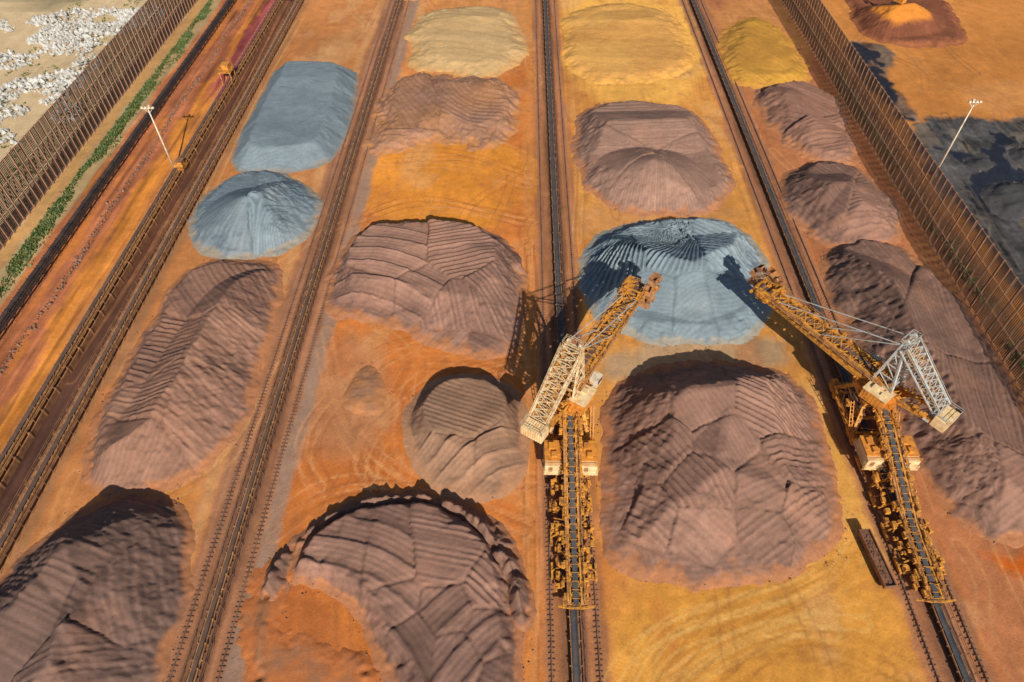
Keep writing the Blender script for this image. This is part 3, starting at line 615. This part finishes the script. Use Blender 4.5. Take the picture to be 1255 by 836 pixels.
    m.v=[(-.7,-.5,0),(.7,-.5,0),(.7,.5,0),(-.7,.5,0),(-.85,-.9,1.05),(.85,-.9,1.05),(.85,.45,1.15),(-.85,.45,1.15)]
    m.f=[(0,3,2,1),(0,1,5,4),(1,2,6,5),(3,0,4,7),(2,3,7,6)]
    q=None
    for i in range(9):
        t=2*math.pi*i/9
        if q is None: q=m.obj('bucket',M_rust2,bwh,loc=(0,0,R))
        else: 
            q2=copyto(q,bwh,(0,-R*math.sin(t),R*math.cos(t))); q2.rotation_euler=(t,0,0)
    m=MB(); T=25.0
    for s in(-1,1):
        m.beam((s*2.4,1.6,11),(s*1.7,.2,T),.42); m.beam((s*2.4,-3.6,11),(s*1.7,-.4,T),.42)
        for f in(.2,.4,.6,.8):
            A=Vector((s*2.4,1.6,11)).lerp(Vector((s*1.7,.2,T)),f);B=Vector((s*2.4,-3.6,11)).lerp(Vector((s*1.7,-.4,T)),f); m.beam(A,B,.18)
            C2=Vector((s*2.4,-3.6,11)).lerp(Vector((s*1.7,-.4,T)),f-.2); m.beam(A,C2,.15)
    for f in(.3,.55,.8,1.0):
        for P0,P1 in(((2.4,1.6,11),(1.7,.2,T)),((2.4,-3.6,11),(1.7,-.4,T))):
            A=Vector(P0).lerp(Vector(P1),f); B=Vector((-A.x,A.y,A.z)); m.beam(A,B,.22)
            if f<1: D=Vector(P0).lerp(Vector(P1),f+.2); m.beam(B,D,.14)
    m.box((0,-.1,T+.1),(3.6,.9,.12)); m.rail([(-2.1,-1.0,T+.2),(2.1,-1.0,T+.2),(2.1,.8,T+.2),(-2.1,.8,T+.2),(-2.1,-1.0,T+.2)])
    for s in(-1,1): m.cyl((s*1.3-.25,0,T+.5),(s*1.3+.25,0,T+.5),.7,n=14)
    m.obj('mast',mmat,r,rz=a)
    m=MB(); m.truss((0,-.6,T-.6),(0,Cb+.5,15.6),4.2,1.7,3.4,1.5,10,.25,.14); 
    for s in(-1,1): m.beam((s*1.9,-1,T+.6),(s*1.5,Cb+1,16.8),.1); m.rail([(s*2.4,-1,T-.6),(s*2.0,Cb,15.6)],1.0,.06)
    m.obj('backstay_truss',mmat,r,rz=a)
    m=MB()
    for s in(-1,1):
        A=Vector((s*1.5,-.8,T-1.2)); B=Vector((s*1.2,Cb+1.5,15.2))
        m.beam(A,B,.5,.05); m.beam(A+Vector((0,0,-.8)),B+Vector((0,0,-.6)),.2)
    clutter(m,[(0,-2,23.2),(0,Cb+1,15.8)],1.4,26,sd+8,.6); m.obj('ladder_run',M_yel,r,rz=a)
    m=MB()
    for s in(-1,1):
        m.beam((s*1.9,0,12),(s*1.9,Cb-1,13.4),.45,.9)
    n=int(-Cb/2)
    for k in range(n):
        yy=-2-k*2; z=12-yy*.1; m.beam((-1.9,yy,z),(1.9,yy,z),.22); 
        if k<n-1: m.beam((-1.9,yy,z),(1.9,yy-2,z+.2),.16)
    clutter(m,[(0,-2,13),(0,Cb,14)],1.9,36,sd+4,1.0)
    m.obj('counterweight_arm',M_yel,r,rz=a)
    m=MB(); m.box((0,Cb-1,14.0),(4.6,2.6,2.4)); 
    for k in range(9): m.box((-2+k*.5,Cb-2.34,14),(.12,.12,2.3)); m.box((-2+k*.5,Cb-1,15.24),(.1,2.6,.1))
    cw=m.obj('counterweight',M_cream,r,rz=a)
    m=MB(); m.rail([(-2.3,Cb-2.4,15.3),(2.3,Cb-2.4,15.3),(2.3,Cb+.4,15.3),(-2.3,Cb+.4,15.3),(-2.3,Cb-2.4,15.3)],1.1,.07); m.box((0,Cb+1.2,13.2),(5.2,1.2,.1)); m.obj('handrail',mmat,cw)
    for s in(-1,1):
        for yy,ff in((L*.88,.88),(L*.5,.5)):
            m=MB(); m.cyl((s*1.7,.1,T),(s*1.6,yy,12.6+(tz-12.6)*ff+1.0),.12,n=6); m.obj('stay_rod',M_blue,r,rz=a)
    m=MB(); m.box((hx*2.5,-1.2,12.2),(3.4,4.8,2.6)); 
    for k in range(6): m.box((hx*2.5+(1.73 if hx>0 else -1.73),-2.9+k*.7,12.2),(.06,.12,2.3))
    m.rail([(hx*2.5-1.7,-3.7,11),(hx*2.5+1.7,-3.7,11)]); hh=m.obj('machinery_house',M_org,r,rz=a)
    m=MB(); m.box((hx*2.5,-1.2,13.6),(3.7,5.1,.2)); m.box((hx*2.5,-.4,13.9),(1.2,1.2,.5)); m.box((hx*2.5-.6,-2.4,13.85),(.8,.9,.4)); m.obj('roof',M_cream,hh)
    m=MB(); m.box((3.6,4.2,12.6),(1.7,2.2,2.1)); m.box((3.6,4.2,13.72),(1.9,2.4,.15)); m.beam((1.5,3.4,13.7),(3.6,3.4,13.75),.2); m.beam((1.5,5,13.7),(3.6,5,13.75),.2)
    cab=m.obj('operator_cab',M_white,r,rz=a)
    m=MB(); m.box((3.6,5.33,12.9),(1.4,.06,1.2)); m.box((4.48,4.3,12.9),(.06,1.6,1.1)); m.box((2.72,4.3,12.9),(.06,1.6,1.1)); m.obj('window',M_glass,cab)
    m=MB(); m.box((0,-1,11.6),(3.2,3,1.8)); m.cyl((0,0,10.3),(0,0,13.5),1.1,1.6,16); m.obj('transfer_chute',M_rust2,r,rz=a)
    m=MB(); path=[(0,-1,10.6),(0,-9,8.6),(0,-26,3.4),(0,-40,1.9)]
    for (p0,p1,nn) in((path[0],path[1],4),(path[1],path[2],9),(path[2],path[3],8)):
        A=Vector(p0);B=Vector(p1); m.truss(A+Vector((0,0,-.5)),B+Vector((0,0,-.3)),1.9,1.1,1.9,1.0,nn,.24,.13)
    for yy,zz,w in((-9,8,3.0),(-17.5,5.3,3.6),(-22,4,3.2),(-26,3,3.7),(-30.5,2.4,2.6),(-35,2,3.0)):
        m.beam((-w,yy,zz*.62),(w,yy,zz*.62),.26)
        for s in(-1,1):
            m.beam((s*3.6,yy,.9),(s*1.2,yy,zz-.3),.24); m.beam((s*w,yy,zz*.62),(s*w,yy,.8),.2); m.box((s*w,yy+.6,zz*.62+.4),(.7,.9,.7))
    for yy in(-12,-20,-27,-33.5):
        for s in(-1,1): m.beam((s*4,yy-1.6,.75),(s*4,yy+1.6,.75),.4,.6); m.beam((s*4,yy,1),(s*2,yy+.5,2.2),.22)
    m.beam((-3.4,-40,1.6),(-1,-40.6,2.2),.3); m.beam((3.4,-40,1.6),(1,-40.6,2.2),.3); m.beam((-1,-40.6,2.2),(1,-40.6,2.2),.3)
    for k in range(26):
        yy=-2-k/25*37; zz=10.6+(yy+1)*.25 if yy>-9 else (8.6+(yy+9)*.306 if yy>-26 else 3.4+(yy+26)*.107)
        m.beam((-.7,yy,zz+.42),(.7,yy,zz+.42),.09)
    clutter(m,path,1.8,210,sd+5,.95); clutter(m,[(0,-10,4),(0,-38,1.4)],3.0,100,sd+6,.9)
    tl=m.obj('tail_frame',M_yel,r)
    m=MB()
    for p0,p1 in zip(path[:-1],path[1:]): m.beam(Vector(p0)+Vector((0,0,.35)),Vector(p1)+Vector((0,0,.35)),.9,.1)
    m.obj('belt',M_belt,tl)
    m=MB()
    for s in(-1,1):
        A=[Vector(p)+Vector((s*1.25,0,.1)) for p in path]
        for p0,p1 in zip(A[:-1],A[1:]): m.beam(p0,p1,.5,.06)
        m.rail([p+Vector((s*.28,0,0)) for p in A],1.1,.07)
    m.obj('walkway',M_ochre,tl)
    for s in(-1,1):
        m=MB(); m.box((0,0,-.5),(3.2,5.6,2.3)); m.box((0,0,-1.7),(3.6,6.6,.2)) 
        for k in(-1,1): m.beam((k*1.0,-2.2,-1.6),(k*1.0,-2.2,-3.6),.25); m.beam((k*1.0,2.2,-1.6),(k*1.0,2.2,-3.6),.25)
        for k in range(8): m.box((s*1.62,-2.3+k*.65,-.5),(.06,.12,2.0))
        m.rail([(-1.6,-3.2,-1.6),(1.6,-3.2,-1.6)]); m.rail([(s*1.75,-3.2,-1.6),(s*1.75,3.2,-1.6)])
        h=m.obj('electrical_house',M_cream,r,loc=(s*3.5,-12.0,5.6))
        m=MB(); m.box((0,.6,.85),(3.3,4.5,.4)); m.box((0,1.2,1.1),(3.4,3.3,.12)); m.box((.2,-.6,1.35),(1.1,1.1,.6)); m.box((-.3,1.4,1.4),(1.1,1.4,.5)); m.rail([(-1.6,-2.7,.7),(1.6,-2.7,.7)],.9); m.obj('roof',M_org,h)
        m=MB(); m.box((-.5,-2.83,-.6),(.8,.06,1.6)); m.obj('door',M_rust2,h)
    return r
machine(XD+.4,83,-32.0,'rusty yellow bucket wheel reclaimer with cream lattice mast',L=30.5,Cb=-12.8,sd=10,hx=1.4)
machine(XE,85,38.5,'rusty yellow bucket wheel reclaimer with grey-blue lattice mast',mmat=M_blue,L=30.5,Cb=-11.8,sd=40,hx=-1.4)
# ---------------- open hopper trailer
x,y=G(1070,688); a=math.radians(6)
r=empty('hopper_trailer',(x,y,0),'long dark open hopper trailer parked beside the rail track','trailer',rz=a)
m=MB(); L=10.8
for s in(-1,1): 
    m.beam((s*.95,-L/2,1.45),(s*.95,L/2,1.45),.12,1.0)
    for k in range(9): m.beam((s*1.06,-L/2+k*L/8,.9),(s*1.06,-L/2+k*L/8,1.95),.12)
    m.beam((s*1.0,-L/2,2.0),(s*1.0,L/2,2.0),.2,.12)
for t in(-1,1): m.box((0,t*L/2,1.45),(1.95,.14,1.1))
m.obj('tub',M_brown,r)
m=MB(); m.box((0,0,1.35),(1.75,L-.3,.5))
for k in range(60): m.box((random.uniform(-.7,.7),random.uniform(-4.8,4.8),1.6),(random.uniform(.2,.5),random.uniform(.2,.6),random.uniform(.1,.4)),Matrix.Rotation(random.random()*3,3,'Z'))
m.obj('ore_load',M_brown,r)
m=MB(); m.box((-.55,0,.75),(.25,L,.25)); m.box((.55,0,.75),(.25,L,.25)); m.box((0,0,.95),(1.8,L,.08)); m.obj('chassis',M_brown,r)
q=None
for yy in(-4.2,-3,3,4.2):
    for s in(-1,1):
        if q is None: q=MB().cyl((-.2,0,0),(.2,0,0),.42,n=16).obj('wheel',M_black,r,loc=(s*.85,yy,.42))
        else: copyto(q,r,(s*.85,yy,.42))
# ---------------- excavator on far heap
x,y=G(1100,5,6.8)
r=empty('excavator',(x,y,6.6),'small yellow excavator on the bright orange heap crest','excavator',rz=.6)
for s in(-1,1):
    m=MB(); m.box((s*1.2,0,.45),(.6,4,.7)); m.cyl((s*1.2-.3,2,.45),(s*1.2+.3,2,.45),.35); m.cyl((s*1.2-.3,-2,.45),(s*1.2+.3,-2,.45),.35); m.obj('crawler_track',M_black,r)
m=MB(); m.cyl((0,0,.7),(0,0,1.2),.9); m.box((0,-.4,1.8),(2.7,3.8,1.2)); m.box((0,-2,2.2),(2.6,.9,1.2)); m.obj('body',M_org,r)
m=MB(); m.box((-.8,.9,2.5),(1,1.6,1.7)); m.obj('cab',M_glass,r)
m=MB(); m.beam((.3,1.2,2),(.3,4,5),.5,.6); m.beam((.3,4,5),(.3,6.4,4.2),.5,.6); m.beam((.3,6.4,4.4),(.3,7,1.4),.35,.45); m.box((.3,6.8,1.0),(1.2,.9,.9)); m.obj('boom',M_org,r)
x,y=G(272,100)
r=empty('drive_station',(XW-1,y,0),'small orange drive station on the side conveyor','machinery')
m=MB(); 
for sx in(-1,1):
    for sy in(-1,1): m.beam((sx*1.8,sy*2.2,-.2),(sx*1.8,sy*2.2,4.4),.3)
m.box((0,0,4.5),(4.6,5.4,.2)); m.rail([(-2.2,-2.6,4.6),(2.2,-2.6,4.6),(2.2,2.6,4.6),(-2.2,2.6,4.6),(-2.2,-2.6,4.6)]); m.obj('frame',M_yel,r)
m=MB(); m.box((0,.4,5.5),(2.3,2.6,1.8)); m.box((0,.4,6.45),(2.6,2.9,.15)); m.obj('housing',M_org,r)
x,y=G(222,208)
r=empty('drive_station',(XW+.5,y,0),'small orange drive station beside the lamp mast','machinery')
m=MB(); m.box((0,0,1.2),(3,3.4,.3)); m.box((0,.2,2.2),(1.8,2,1.8)); m.cyl((-1.4,-1,2),(1.4,-1,2),.5); m.rail([(-1.5,-1.7,1.3),(1.5,-1.7,1.3),(1.5,1.7,1.3)]); m.obj('frame',M_yel,r)
MB().box((0,.2,3.2),(2.2,2.4,.15)).obj('roof',M_rust2,r)
# ---------------- camera and light
cam=bpy.data.cameras.new('Camera'); co=bpy.data.objects.new('Camera',cam); COL.objects.link(co); S.camera=co
cam.sensor_width=36; cam.lens=F/1255*36; cam.clip_end=6000; cam.clip_start=1
co.location=(0,0,H); co.rotation_euler=(math.pi/2-P,0,YAW)
EL=math.radians(33); AZ=math.radians(12)
sd=Vector((-math.sin(AZ)*math.cos(EL),math.cos(AZ)*math.cos(EL),-math.sin(EL)))
sun=bpy.data.lights.new('Sun','SUN'); so=bpy.data.objects.new('Sun',sun); COL.objects.link(so); sun.energy=5; sun.angle=math.radians(.5); sun.color=(1,.94,.82)
so.rotation_euler=sd.to_track_quat('-Z','Y').to_euler()
w=bpy.data.worlds.new('World'); S.world=w; w.use_nodes=True; nt=w.node_tree; bg=nt.nodes['Background']
sk=nt.nodes.new('ShaderNodeTexSky'); sk.sky_type='NISHITA'; sk.sun_disc=False; sk.sun_elevation=EL; sk.sun_rotation=math.pi-AZ
nt.links.new(sk.outputs[0],bg.inputs[0]); bg.inputs[1].default_value=.07
S.view_settings.view_transform='Standard'; S.view_settings.look='None'; S.view_settings.exposure=0
